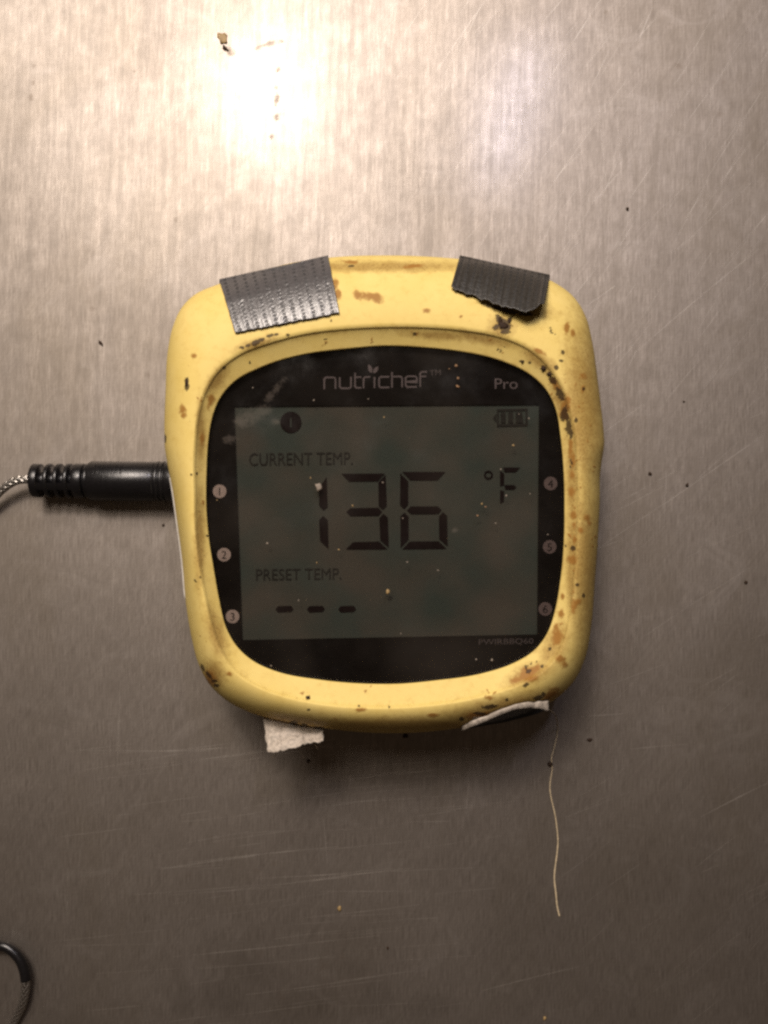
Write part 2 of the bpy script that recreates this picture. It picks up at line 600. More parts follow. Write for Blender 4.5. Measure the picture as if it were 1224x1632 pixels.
def scratch(acc, x, y, ang, ln, w, bend=0.0, k=[0]):
    """ang in photo degrees (0 right, 90 up)"""
    k[0] += 1
    n = 6
    pts = []
    a = R(ang)
    for i in range(n):
        s = (i / (n - 1) - 0.5)
        ox = s * ln; oy = bend * ln * (s * s - 0.25)
        pts.append(P(x + ox * math.cos(a) - oy * math.sin(a), y - ox * math.sin(a) - oy * math.cos(a), 0.000012 + 1e-7 * (k[0] % 60)))
    ws = [w * S0 * (0.25 + 0.75 * math.sin(math.pi * (i + 0.4) / n)) for i in range(n)]
    acc.add(*ribbon(pts, ws))


acc = Acc()
for (x, y, a, l, w) in [(915, 65, 57, 200, 1.3), (740, 50, 55, 160, 1.0), (1030, 35, 68, 75, 1.6), (905, 260, 55, 160, 1.2), (1170, 215, 58, 160, 1.2), (965, 300, 50, 60, 1.0),
                        (1100, 340, 62, 120, 1.0), (687, 55, 88, 60, 1.8), (1110, 480, 40, 260, 1.5), (1150, 740, 35, 220, 1.2), (1110, 960, 33, 200, 1.3),
                        (1170, 1275, 27, 120, 2.2), (1010, 800, 28, 120, 1.0), (1000, 1080, 20, 120, 1.0), (845, 1560, 14, 160, 1.8), (420, 1362, 6, 240, 1.8), (440, 1508, 6, 330, 1.5),
                        (500, 1570, 8, 220, 1.3), (420, 1535, 5, 260, 1.0), (360, 1420, 4, 180, 1.0), (540, 1455, 6, 260, 1.0), (330, 1375, 8, 150, 2.0), (600, 1235, 10, 120, 1.0),
                        (470, 1275, 9, 170, 1.0), (1050, 1190, 5, 90, 1.0), (960, 1140, 4, 70, 1.0), (960, 470, 35, 50, 1.8), (1000, 560, 50, 120, 1.0)]:
    scratch(acc, x, y, a, l, w, rnd.uniform(-0.03, 0.03))
for i in range(300):
    q = rnd.random()
    if q < 0.40:
        scratch(acc, rnd.uniform(660, 1240), rnd.uniform(-10, 620), rnd.gauss(56, 7), rnd.uniform(25, 150), rnd.uniform(0.5, 1.0), rnd.uniform(-0.03, 0.03))
    elif q < 0.70:
        scratch(acc, rnd.uniform(150, 760), rnd.uniform(1190, 1640), rnd.gauss(6, 2.5), rnd.uniform(40, 220), rnd.uniform(0.5, 1.1), rnd.uniform(-0.02, 0.02))
    elif q < 0.86:
        scratch(acc, rnd.uniform(930, 1240), rnd.uniform(620, 1620), rnd.gauss(34, 8), rnd.uniform(25, 130), rnd.uniform(0.5, 0.9), rnd.uniform(-0.03, 0.03))
    else:
        scratch(acc, rnd.uniform(0, 1224), rnd.uniform(0, 1632), rnd.gauss(89, 4), rnd.uniform(30, 140), rnd.uniform(0.5, 1.0), 0.0)
acc.build("scratches", table, M['scratch'], False, kind="stuff", label="fine pale scratches across the steel")

# ------------------------------------------------------------------ the thermometer
TH_BASE = P(OCX, OCY, 0)
thermo = empty("thermometer", TH_BASE, label="square yellow rubber-cased digital thermometer with dark screen reading 136", category="thermometer")
off = Matrix.Translation(-Vector(TH_BASE))


def part(name, me, parent, mat, smooth=True, **props):
    """mesh given in world coordinates, stored relative to the thermometer's base"""
    me.transform(off) if parent is thermo else None
    if parent is not thermo:
        me.transform(off)
    return link(name, me, parent, mat, smooth, **props)


# rubber sleeve
rows, pxs = [], []
sil, _ = ring_pts(R0, ZS)
cen = np.array(P(OCX, OCY, 0.0))[:2]


def under(scale, z):
    q = sil.copy()
    q[:, :2] = cen + (q[:, :2] - cen) * scale
    q[:, 2] = z
    x, y = polar(R0)
    return q, np.stack([x, y], 1)


for sc, z in ((0.80, 0.0060), (0.955, 0.0060), (0.968, 0.0064), (0.980, 0.0080), (0.990, 0.0115), (0.997, 0.0155)):
    a, b = under(sc, z)
    rows.append(a); pxs.append(b)
nt = 56
for i in range(nt + 1):
    t = (i / nt) ** 1.55
    a, b = ring_pts(R0 + (R1 - R0) * t, float(crest(t)))
    rows.append(a); pxs.append(b)
RD = 3.0
for d, z in ((1.0, ZL - 0.00006), (2.0, ZL - 0.00018), (3.0, ZL - 0.00036)):
    a, b = ring_pts(R1 - d, z)
    rows.append(a); pxs.append(b)
ns = 16
for i in range(1, ns + 1):
    s = i / ns
    zz = (ZL - 0.00036) + (ZI - ZL + 0.00036) * (s ** 0.9)
    a, b = ring_pts((R1 - 3.0) + (R2 - R1 + 3.0) * s, zz)
    rows.append(a); pxs.append(b)
for d, z in ((0.6, ZI - 0.0003), (0.8, ZI - 0.0016)):
    a, b = ring_pts(R2 - d, z)
    rows.append(a); pxs.append(b)
V, F = grid_mesh([r.tolist() for r in rows], True)
me = mesh(V, F)
XYc = np.concatenate(pxs)

dark_b = [(298, 606, 4, 5, 0), (298, 617, 4, 6, 0.2), (263, 699, 2.5, 7, 0), (802, 518, 13, 10, 0), (795, 508, 5, 8, -0.4), (812, 510, 4, 8, 0.5), (789, 522, 5, 4, 0), (806, 528, 9, 6, 0),
          (866, 587, 5, 6, 0.3), (876, 596, 5, 4, 0), (832, 576, 4, 3, 0), (844, 578, 2.5, 3, 0), (491, 1112, 4, 3.5, 0), (492, 1131, 3, 2, 0),
          (323, 1064, 3, 7, -0.4), (333, 1076, 3, 8, -0.6), (341, 1085, 6, 3, 0.2), (345, 1092, 5, 3, 0), (661, 532, 3, 3, 0), (528, 511, 2, 2, 0),
          (899, 660, 6, 14, 0.2), (906, 680, 5, 13, 0.1), (893, 628, 6, 12, -0.5), (881, 606, 5, 9, -0.7), (910, 693, 3, 8, 0), (904, 664, 3, 9, 0),
          (897, 561, 3, 4, 0), (894, 575, 4, 3, 0), (887, 586, 4, 4, 0), (918, 670, 3, 5, 0), (930, 620, 3, 3, 0), (920, 932, 3, 3, 0), (930, 949, 3, 4, 0), (913, 874, 5, 4, 0),
          (780, 1126, 14, 4, -0.2), (764, 1137, 10, 3, 0.1), (736, 1146, 4, 4, 0), (808, 1115, 3, 3, 0), (838, 1092, 7, 3, -0.4), (864, 1062, 3, 3, 0), (876, 1034, 3, 3, 0), (842, 1070, 5, 3, -0.4),
          (858, 1112, 9, 4, -0.2), (866, 1106, 4, 4, 0), (620, 1127, 2, 2, 0), (572, 1125, 2, 2, 0), (430, 535, 6, 3, -0.3), (408, 546, 8, 4, -0.3), (395, 551, 5, 3, -0.4), (386, 554, 4, 3, 0),
          (417, 541, 6, 3, -0.3), (440, 533, 4, 2, 0), (459, 534, 3, 3, 0), (398, 578, 2.5, 2, 0), (357, 586, 3, 3, 0), (449, 517, 8, 3, -0.1), (314, 755, 2, 2, 0), (330, 854, 2, 2, 0),
          (790, 490, 26, 3, 0.25), (812, 497, 18, 4, 0.2), (838, 500, 14, 4, 0.1), (468, 1153, 8, 4, 0), (485, 1156, 6, 4, 0), (505, 1160, 12, 3, 0), (430, 1150, 12, 3, 0.15), (560, 424, 6, 2, 0)]
rust_b = [(585, 471, 16, 7, 0.05), (601, 474, 12, 8, 0.3), (570, 470, 8, 6, 0), (535, 452, 6, 10, 0), (539, 468, 5, 8, 0), (291, 652, 6, 8, 0.3), (293, 662, 5, 5, 0), (309, 567, 5, 4, 0),
          (888, 1015, 9, 15, 0.2), (886, 1000, 6, 8, 0), (893, 1051, 9, 6, 0), (899, 1058, 6, 6, 0), (838, 1074, 18, 9, -0.45), (852, 1066, 10, 6, -0.4), (822, 1084, 10, 5, -0.2),
          (848, 1082, 9, 4, -0.3), (903, 524, 4, 9, 0.2), (913, 530, 4, 7, 0), (930, 600, 5, 6, 0), (929, 620, 3, 6, 0), (909, 715, 4, 16, 0), (913, 735, 4, 12, 0), (912, 756, 4, 7, 0), (911, 785, 6, 7, 0),
          (914, 822, 5, 7, 0), (915, 836, 4, 7, 0), (916, 860, 4, 6, 0), (912, 893, 8, 8, 0.3), (915, 862, 3, 6, 0), (935, 826, 6, 6, 0), (940, 834, 4, 4, 0), (925, 845, 4, 5, 0), (918, 960, 8, 5, -0.6), (914, 968, 5, 8, 0),
          (895, 978, 6, 6, 0), (897, 950, 3, 6, 0), (780, 1112, 8, 4, 0), (690, 1140, 10, 4, 0), (574, 1131, 10, 3, 0), (760, 1140, 22, 6, -0.1), (880, 1105, 14, 8, -0.5), (366, 1074, 6, 4, 0), (336, 1080, 9, 14, -0.4),
          (335, 640, 6, 12, 0.3), (322, 700, 4, 10, 0), (860, 560, 10, 4, 0.5), (885, 612, 6, 12, -0.6), (900, 650, 8, 20, 0.1), (560, 418, 14, 3, 0.1), (660, 424, 18, 3, -0.1), (680, 495, 6, 4, 0)]
worn_b = [(800, 520, 24, 20, 0), (895, 640, 18, 46, -0.2), (912, 760, 12, 120, 0), (912, 900, 12, 120, 0), (885, 1030, 22, 46, 0.4), (845, 1075, 50, 18, -0.4), (860, 575, 40, 14, 0.6), (770, 540, 60, 10, 0.2),
          (410, 548, 40, 10, -0.3), (345, 605, 14, 34, 0.6), (320, 690, 9, 60, 0), (318, 860, 10, 90, 0), (345, 1010, 16, 50, -0.3), (930, 650, 40, 160, 0), (930, 900, 30, 160, 0), (800, 1130, 120, 22, -0.2), (640, 1155, 200, 14, 0),
          (460, 1150, 90, 12, 0.1), (600, 425, 200, 10, 0), (340, 1075, 22, 28, 0), (700, 535, 60, 8, 0.05), (830, 490, 60, 16, 0.2)]
for g in range(46):                      # grime comes in small clusters: most on the right side and round the sloped ring
    k = rnd.random()
    if k < 0.45:
        a = rnd.gauss(0, 0.5); t = rnd.uniform(0.2, 1.9)
    elif k < 0.8:
        a = rnd.uniform(0, 2 * math.pi); t = rnd.uniform(0.95, 1.8)
    else:
        a = rnd.uniform(0, 2 * math.pi); t = rnd.uniform(0.2, 1.0)
    kind_b = dark_b if rnd.random() < 0.3 else rust_b
    for c_ in range(rnd.randint(1, 6)):
        aa = a + rnd.gauss(0, 0.018); tt = min(1.95, max(0.1, t + rnd.gauss(0, 0.09)))
        j = int((aa % (2 * math.pi)) / (2 * math.pi) * N) % N
        rr = R0[j] + (R1[j] - R0[j]) * tt if tt <= 1 else R1[j] + (R2[j] - R1[j]) * (tt - 1)
        q = rnd.uniform(0.6, 1.7)
        kind_b.append((OCX + rr * math.cos(aa), OCY - rr * math.sin(aa), q, q * rnd.uniform(0.7, 2.6), rnd.uniform(0, 3)))
set_attr(me, "dark", field(XYc, dark_b))
set_attr(me, "rust", field(XYc, rust_b))
rr_v = np.hypot(XYc[:, 0] - OCX, XYc[:, 1] - OCY)
th_v = np.tile(TH, len(pxs))
r1_v = np.tile(R1, len(pxs)); r2_v = np.tile(R2, len(pxs))
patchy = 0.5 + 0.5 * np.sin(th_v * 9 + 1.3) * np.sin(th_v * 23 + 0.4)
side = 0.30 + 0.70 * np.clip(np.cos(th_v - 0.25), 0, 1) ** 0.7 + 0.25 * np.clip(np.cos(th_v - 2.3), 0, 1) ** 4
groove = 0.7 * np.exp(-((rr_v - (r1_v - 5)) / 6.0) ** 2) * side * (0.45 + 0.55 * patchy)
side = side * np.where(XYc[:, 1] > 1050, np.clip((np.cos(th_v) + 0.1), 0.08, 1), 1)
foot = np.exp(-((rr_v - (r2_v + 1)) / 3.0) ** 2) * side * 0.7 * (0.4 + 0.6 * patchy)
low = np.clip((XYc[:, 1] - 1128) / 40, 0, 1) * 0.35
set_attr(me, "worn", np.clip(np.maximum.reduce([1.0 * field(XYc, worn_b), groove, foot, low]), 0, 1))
part("rubber_case", me, thermo, M['case'], label="worn stained yellow rubber sleeve")

# white back shell: rests on the sheet, peeks out along the left side
x0, y0 = polar(R0)
bulge = np.where((x0 < OCX) & (y0 > 738) & (y0 < 990), np.clip((y0 - 738) / 25, 0, 1) * np.clip((990 - y0) / 40, 0, 1), 0)
rows = []
zz0 = 0.0120
w_edge, _ = ring_pts(R0 - 16 + 18.2 * bulge, zz0)
for sc, z in ((0.02, 0.0), (0.90, 0.0), (0.955, 0.0003), (0.985, 0.0015), (1.0, 0.004), (1.0, zz0)):
    q = w_edge.copy()
    q[:, :2] = cen + (q[:, :2] - cen) * sc
    q[:, 2] = z
    rows.append(q)
q = w_edge.copy(); q[:, :2] = cen + (q[:, :2] - cen) * 0.96; q[:, 2] = zz0 + 0.0002
rows.append(q)
V, F = grid_mesh([r.tolist() for r in rows], True)
part("back_shell", mesh(V, F), thermo, M['white'], label="white plastic back shell showing as a thin line on the left")

# faceplate under the pane: black mask with the display window
ZM, ZSEG, ZLCD, ZPR = 0.02335, 0.02305, 0.02285, 0.02339
WIN = [(373, 647), (859, 644), (856, 1011), (386, 1020)]      # TL TR BR BL


def win_r():
    out = np.full(N, 1e9)
    for i in range(4):
        a = np.array(WIN[i], float); b = np.array(WIN[(i + 1) % 4], float)
        d = b - a
        dx, dy = np.cos(TH), -np.sin(TH)
        den = dx * d[1] - dy * d[0]
        with np.errstate(divide='ignore', invalid='ignore'):
            s = ((a[0] - OCX) * d[1] - (a[1] - OCY) * d[0]) / den
        s = np.where((s > 0) & np.isfinite(s), s, 1e9)
        out = np.minimum(out, s)
    return out


RW = win_r()
ro, _ = ring_pts(R2 - 1.2, ZM)
ri, _ = ring_pts(RW, ZM)
rj, _ = ring_pts(RW + 0.5, ZLCD - 0.0002)
V, F = grid_mesh([ro.tolist(), (ro * 0.5 + ri * 0.5).tolist(), ri.tolist(), rj.tolist()], True)
plate = part("faceplate", mesh(V, F), thermo, M['mask'], False, label="black printed mask round the display window")

nl = 40
rows = []
for j in range(nl + 1):
    v = j / nl
    row = []
    for i in range(nl + 1):
        u = i / nl
        a = np.array(WIN[0]) * (1 - u) + np.array(WIN[1]) * u
        b = np.array(WIN[3]) * (1 - u) + np.array(WIN[2]) * u
        c = a * (1 - v) + b * v
        c = np.array((OCX, OCY)) + (c - np.array((OCX, OCY))) * 1.03
        row.append(P(c[0], c[1], ZLCD))
    rows.append(row)
V, F = grid_mesh(rows)
lcd = part("lcd_panel", mesh(V, F), thermo, M['lcd'], False, label="dim greenish liquid crystal display reading 136 degrees F")

# clear cover pane: a thin slab
rows, pp = [], []
ZP = 0.02475
x_, y_ = polar(R2)
c2 = np.tile([[OCX, OCY]], (N, 1))
for f in np.linspace(0.0, 1.0, 90):
    a, b = ring_pts((R2 - 0.9) * max(f, 0.002), ZP)
    rows.append(a); pp.append(b)
for f in (1.0, 0.002):
    a, b = ring_pts((R2 - 0.9) * f, ZP - 0.001)
    rows.append(a); pp.append(b)
# lighter sampling round the centre is fine: keep every third spoke
rows = [r[::3] for r in rows]; pp = [r[::3] for r in pp]
V, F = grid_mesh([r.tolist() for r in rows], True)
me = mesh(V, F)
smear_b = [(400, 664, 20, 13, 0), (385, 672, 14, 10, 0.2), (414, 656, 16, 10, -0.4), (430, 632, 10, 7, -0.8), (442, 618, 9, 6, -0.9), (452, 605, 7, 4, -0.9), (366, 700, 12, 7, 0), (425, 655, 10, 6, 0),
           (440, 672, 8, 5, 0), (725, 845, 5, 4, 0)]
set_attr(me, "smear", field(np.concatenate(pp), smear_b))
pane = part("cover_pane", me, thermo, M['pane'], False, label="clear scratched and greasy cover over the display")


# ---- flat print and liquid-crystal shapes
def quad_poly(pts, z):
    return [P(x, y, z) for x, y in pts], [tuple(range(len(pts)))]


def flat(name, polys, z, parent, mat, **props):
    a = Acc()
    for k, p in enumerate(polys):
        a.add(*quad_poly(p, z + 2e-6 * k))
    me = mesh(a.v, a.f)
    return part(name, me, parent, mat, False, **props)


def text_mesh(s, x0, y0, x1, y1, h, z, slant=0.0):
    """text fitted to a baseline from (x0,y0) to (x1,y1), cap height h (photo px)"""
    cu = bpy.data.curves.new("t", 'FONT')
    cu.body = s
    cu.resolution_u = 4
    ob = bpy.data.objects.new("t", cu)
    COL.objects.link(ob)
    bpy.context.view_layer.update()
    me = bpy.data.meshes.new_from_object(ob)
    bpy.data.objects.remove(ob)
    bpy.data.curves.remove(cu)
    co = np.array([v.co[:] for v in me.vertices])
    if x1 is None:
        hw = (co[:, 0].max() - co[:, 0].min()) / 0.73 * h / 2
        x0, x1 = x0 - hw, x0 + hw
    xa, xb = co[:, 0].min(), co[:, 0].max()
    cap = 0.73 if any(c.isupper() or c.isdigit() for c in s) else co[:, 1].max()
    for v in me.vertices:
        u = (v.co.x - xa) / (xb - xa)
        w = v.co.y / cap * h
        px = x0 + (x1 - x0) * u + w * slant
        py = y0 + (y1 - y0) * u - w
        v.co = P(px, py, z)
    return me


def circle(cx, cy, r, n=28, a0=0.0):
    return [(cx + r * math.cos(a0 + 2 * math.pi * i / n), cy - r * math.sin(a0 + 2 * math.pi * i / n)) for i in range(n)]


def annulus(name, cx, cy, ra, rb, z, parent, mat, n=28, **props):
    a = Acc()
    va = [P(x, y, z) for x, y in circle(cx, cy, ra, n)]
    vb = [P(x, y, z) for x, y in circle(cx, cy, rb, n)]
    a.add(va + vb, [(i, (i + 1) % n, n + (i + 1) % n, n + i) for i in range(n)])
    return part(name, mesh(a.v, a.f), parent, mat, False, **props)


# the big reading: each lit segment its own piece
SEGS = [
    [(520.5, 760), (522, 808), (515.5, 813.5), (508.5, 806), (508.5, 778)],                       # 1
    [(515, 822), (522.5, 829), (523.5, 875), (510, 862), (508.5, 829)],
    [(544, 755), (613, 754.5), (602, 767), (556, 767.5)],                                          # 3
    [(614.5, 756), (616.5, 806), (610.5, 812.5), (603.5, 807), (603, 769)],
    [(558, 810), (603, 809), (609, 815.5), (603, 822), (558, 822.5), (552, 816)],
    [(611, 818.5), (618, 825), (619.5, 873), (606, 861), (604.5, 826)],
    [(551, 875.5), (563, 864), (604, 863), (617.5, 875.5)],
    [(641, 752), (710, 752), (697, 765.5), (654, 765.5)],                                          # 6
    [(638, 754), (650.5, 767), (650.5, 804), (644, 811.5), (637.5, 805)],
    [(655, 807), (698, 807), (704, 813), (698.5, 819), (655.5, 819.5), (648.5, 813.5)],
    [(644.5, 817), (651, 823), (651, 860), (638.5, 873), (638, 823)],
    [(706, 816), (712.5, 822), (713.5, 871), (700, 859), (699.5, 823)],
    [(641, 875.5), (653, 863), (699, 862.5), (711.5, 874.5)],
]
for s in SEGS:
    flat("digit_segment", [s], ZSEG, lcd, M['seg'])
for x in (439, 489, 539):
    flat("preset_dash", [[(x + 4, 966), (x + 25, 965.5), (x + 28.5, 970.5), (x + 25, 975), (x + 4, 976), (x, 971)]], ZSEG, lcd, M['seg'])
flat("unit_sign", [[(802, 745), (829, 745), (822, 752.5), (804, 752.5)], [(797, 750), (803.5, 755), (803.5, 773), (797, 775)], [(804, 773), (819, 773), (823, 776.5), (819, 780.5), (805, 780)],
                   [(797, 781), (803.5, 783), (803, 799), (797, 803)]], ZSEG, lcd, M['seg'], label="letter F of the degree unit")
annulus("degree_sign", 778.5, 757, 4.2, 7.2, ZSEG, lcd, M['seg'])
flat("battery_sign", [[(786, 666), (791, 659), (791, 674)], [(792, 652), (841, 651), (841, 654.5), (792, 655.5)], [(792, 676), (841, 675), (841, 679), (792, 680)], [(837.5, 655), (841, 655), (841, 675), (837.5, 675)],
                      [(792, 656), (795, 656), (795, 676), (792, 676)],
                      [(798, 657), (806, 657), (806, 674), (798, 674)], [(810, 657), (818, 657), (818, 674), (810, 674)], [(822, 657), (832, 657), (834, 674), (822, 674)]], ZSEG, lcd, M['seg_faint'],
     label="battery sign with three bars")
flat("channel_disc", [circle(463.5, 673, 17, 36)], ZSEG, lcd, M['seg'], label="dark round channel sign with a 1")
part("channel_number", text_mesh("1", 463.5, 680.5, None, 680.5, 15, ZSEG + 0.00003), lcd, M['lcd'], False)
part("current_caption", text_mesh("CURRENT TEMP.", 397, 742, 562, 740, 21, ZSEG), lcd, M['seg_faint'], False, label="faint words CURRENT TEMP.")
part("preset_caption", text_mesh("PRESET TEMP.", 408, 925, 544, 923, 19, ZSEG), lcd, M['seg_faint'], False, label="faint words PRESET TEMP.")

# print on the mask
def zp(x, y):      # logo strokes were measured on a 3.4x enlargement
    return (500 + x / 3.4, 570 + y / 3.4)


def arc(cx, cy, r, a0, a1, n=5):
    return [(cx + r * math.cos(R(a0 + (a1 - a0) * i / n)), cy - r * math.sin(R(a0 + (a1 - a0) * i / n))) for i in range(n + 1)]


STROKES = [
    [(57, 171), (57, 120)] + arc(70, 120, 13, 180, 90) + arc(105, 120, 13, 90, 0) + [(118, 169)],                    # n
    [(141, 106), (141, 153)] + arc(154, 153, 13, 180, 270) + arc(189, 153, 13, 270, 360) + [(202, 104)],              # u
    [(224, 82), (224, 152)] + arc(236, 152, 12, 180, 270) + [(258, 163)],                                              # t
    [(229, 106), (258, 105)],
    [(270, 166), (270, 118)] + arc(283, 118, 13, 180, 90) + [(306, 104)],                                              # r
    [(329, 165), (329, 104)],                                                                                          # i
    [(410, 104), (367, 104)] + arc(367, 117, 13, 90, 180) + [(354, 148)] + arc(367, 149, 13, 180, 270) + [(410, 161)],  # c
    [(424, 163), (424, 78)],
    [(429, 103), (465, 102)] + arc(466, 115, 13, 90, 0) + [(479, 161)],                                                # h
    [(559, 158), (511, 159)] + arc(511, 146, 13, 270, 180) + [(498, 114)] + arc(511, 114, 13, 180, 90) + arc(546, 114, 13, 90, 0) + [(559, 130), (503, 131)],   # e
    [(577, 158), (577, 90)] + arc(590, 90, 13, 180, 90) + [(614, 76)],                                                 # f
    [(582, 102), (610, 101)],
]
a = Acc()
for k, s in enumerate(STROKES):
    pts = [P(*zp(x, y), ZPR + 3e-6 * k) for x, y in s]
    a.add(*ribbon(pts, 8.6 / 3.4 * S0 * 0.9))
part("logo_lettering", mesh(a.v, a.f), plate, M['print'], False, label="grey printed word nutrichef")
leaf1 = [(296, 36), (303, 40), (313, 50), (318, 62), (317, 82), (306, 80), (297, 72), (294, 55)]
leaf2 = [(321, 82), (322, 66), (331, 55), (349, 46), (348, 66), (340, 78), (330, 84)]
flat("logo_leaf", [[zp(*p) for p in leaf1], [zp(*p) for p in leaf2]], ZPR, plate, M['print'], label="two small grey leaves over the i")
part("trademark_sign", text_mesh("TM", *zp(628, 99), *zp(688, 94), 9.5, ZPR), plate, M['print_dim'], False)
part("pro_lettering", text_mesh("Pro", 788.5, 619.5, 825, 619.5, 17.5, ZPR), plate, M['print'], False, label="grey printed word Pro")
part("model_lettering", text_mesh("PWIRBBQ60", 763, 1027.5, 850, 1025.5, 9, ZPR), plate, M['print_dim'], False, label="small dim print PWIRBBQ60")
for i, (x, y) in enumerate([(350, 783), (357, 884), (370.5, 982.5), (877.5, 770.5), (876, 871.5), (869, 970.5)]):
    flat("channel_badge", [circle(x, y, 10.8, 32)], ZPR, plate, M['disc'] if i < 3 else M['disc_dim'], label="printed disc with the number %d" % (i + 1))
    part("badge_number", text_mesh(str(i + 1), x, y + 6.6, None, y + 6.6, 13.2, ZPR + 0.00003), plate, M['mask'], False)

# ---- duct tape over the top edge of the case
def tape_sheet(bl, br, tr, tl, nu, nv, lift, bottom=None, curl=None, warp=30, weft=70, tuck=True, roll=None, relief=0.0):
    rows, uvs = [], []
    bl, br, tr, tl = map(np.array, (bl, br, tr, tl))
    for j in range(nv + 1):
        v = j / nv
        row, uvr = [], []
        for i in range(nu + 1):
            u = i / nu
            lo = bl * (1 - u) + br * u
            if bottom is not None:
                lo = lo + np.array((0, bottom(u)))
            hi = tl * (1 - u) + tr * u
            p = lo * (1 - v) + hi * v
            if roll:          # lies flat, stands off the rounded shoulder, then bends down and flares at the end
                z_lo = case_z(lo[0], lo[1]) + lift
                z_hi = case_z(hi[0], hi[1]) + lift + 0.0012
                z1 = z_lo - roll[1] * min(v, roll[0])
                e = min(1.0, max(0.0, (v - roll[0]) / (0.95 - roll[0])))
                z = z1 + (z_hi - z1) * (e * e * (3 - 2 * e)) ** 0.9
                z = max(z, case_z(p[0], p[1]) + lift)
            else:
                z = case_z(p[0], p[1]) + lift + (curl(u, v) if curl else 0)
            row.append((p[0], p[1], z)); uvr.append((u * warp, v * weft))
        rows.append(row); uvs.append(uvr)
    Z = np.array(rows)
    # tape is stiffer than the rubber: smooth its heights along the strip
    for _ in range(max(6, nv if roll else nv // 3)):
        zc = Z[:, :, 2].copy()
        zc[1:-1] = 0.25 * zc[:-2] + 0.5 * zc[1:-1] + 0.25 * zc[2:]
        zc[:, 1:-1] = 0.25 * zc[:, :-2] + 0.5 * zc[:, 1:-1] + 0.25 * zc[:, 2:]
        Z[:, :, 2] = zc
    UV = np.array(uvs)
    rj = np.random.RandomState(5)
    wob = rj.uniform(-0.45, 0.45, Z.shape[:2])
    wob = (wob + np.roll(wob, 1, 0) + np.roll(wob, 1, 1) + np.roll(wob, -1, 0)) / 2.2
    A_ = np.abs(np.sin((UV[:, :, 0] + 0.3 * wob) * math.pi))
    B_ = np.abs(np.sin((UV[:, :, 1] + wob) * math.pi))
    rcell = rj.uniform(0.35, 1.0, (80, 80))[(UV[:, :, 1].astype(int) + 40) % 80, UV[:, :, 0].astype(int) % 80]
    dash = rcell * np.clip((A_ - 0.70) / 0.2, 0, 1) * np.clip((B_ - 0.45) / 0.3, 0, 1)
    W_ = np.array([[P(*q) for q in r] for r in Z])
    nn = np.cross(np.gradient(W_, axis=1), np.gradient(W_, axis=0))
    nn /= np.linalg.norm(nn, axis=2, keepdims=True)
    nn *= np.sign(nn[:, :, 2:3])
    W_ = W_ + nn * (relief * (0.5 * np.sqrt(A_) - dash))[:, :, None]
    pts = [[tuple(q) for q in r] for r in W_]
    if tuck:   # the end folded down the far side of the case
        last = Z[-1]
        for k, (dz, dy) in enumerate(((0.0012, 0.6), (0.003, 2.0), (0.005, 7.0))):
            pts.append([P(q[0], q[1] + dy, max(q[2] - dz, 0.004)) for q in last])
            uvs.append([(a, weft * (1 + 0.06 * (k + 1))) for a, _ in uvs[-1]])
    return pts, uvs


def tape_object(name, pts, uvs, mat, thick, **props):
    V, F = grid_mesh(pts)
    me = mesh(V, F)
    uvl = me.uv_layers.new(name="weave")
    flatuv = [q for r in uvs for q in r]
    for lp in me.loops:
        uvl.data[lp.index].uv = flatuv[lp.vertex_index]
    o = part(name, me, thermo, mat, True, **props)
    md = o.modifiers.new("thickness", 'SOLIDIFY')
    md.thickness = thick
    md.offset = 1.0
    md.use_rim = True
    return o


rb = random.Random(3)
jag1 = [rb.uniform(-1, 1) for _ in range(64)]
jag2 = [rb.uniform(-1, 1) for _ in range(64)]


def jag(tab, u, n):
    x = u * n
    i = int(x)
    f = x - i
    return tab[i % 64] * (1 - f) + tab[(i + 1) % 64] * f


pts, uvs = tape_sheet((375, 531), (541, 499), (523, 409), (350, 447), 176, 96, 0.00035, bottom=lambda u: 0.9 * jag(jag1, u, 40), curl=lambda u, v: 0.0004 * max(0, 0.15 - v) / 0.15,
                      warp=11.2, weft=15, roll=(0.60, 0.0035), relief=0.00011)
tape_object("tape_strip", pts, uvs, M['tape'], 0.00022, label="shiny grey ribbed tape over the upper left edge")


def rag(u):
    return 5.0 * math.sin(u * 3.0) + 2.2 * jag(jag1, u, 22) + 1.2 * jag(jag2, u, 58) + (-20 * max(0, (u - 0.8) / 0.2) ** 1.3)


pts, uvs = tape_sheet((719, 459), (868, 502), (876, 439), (733, 408), 150, 70, 0.0004, bottom=rag,
                      curl=lambda u, v: 0.0034 * max(0, u - 0.25) / 0.75 * (1 - v) ** 0.9 + 0.0005 * (1 - v), warp=13, weft=11, relief=0.00005)
tape_object("tape_strip", pts, uvs, M['tape2'], 0.00014, label="dark dirty tape with ragged lifted edge at the upper right")


# ---- torn tape ends under the lower edge
def sheet(fn, nu, nv):
    return grid_mesh([[P(*fn(i / nu, j / nv)) for i in range(nu + 1)] for j in range(nv + 1)])




def tag_left(u, v):
    top = np.array((419 + 97 * u, 1143.0 + 6 * u))
    low_y = np.interp(u, [0, 0.08, 0.4, 0.62, 0.8, 1], [1200, 1199.5, 1193, 1186, 1181.5, 1180])
    x_low = 427 + (515 - 427) * u
    p = top * (1 - v) + np.array((x_low, low_y + 1.6 * jag(jag2, u, 18) + 1.1 * jag(jag1, u, 39))) * v
    p[0] += (0.5 - abs(u - 0.5) < 0.02) * 1.6 * jag(jag1, v, 9)
    z = 0.0172 + 0.0050 * v + 0.0006 * math.sin(u * 6) + 0.00035 * math.sin(11 * u + 7 * v) * math.sin(9 * v - 5 * u + 1)
    return (p[0], p[1], z)


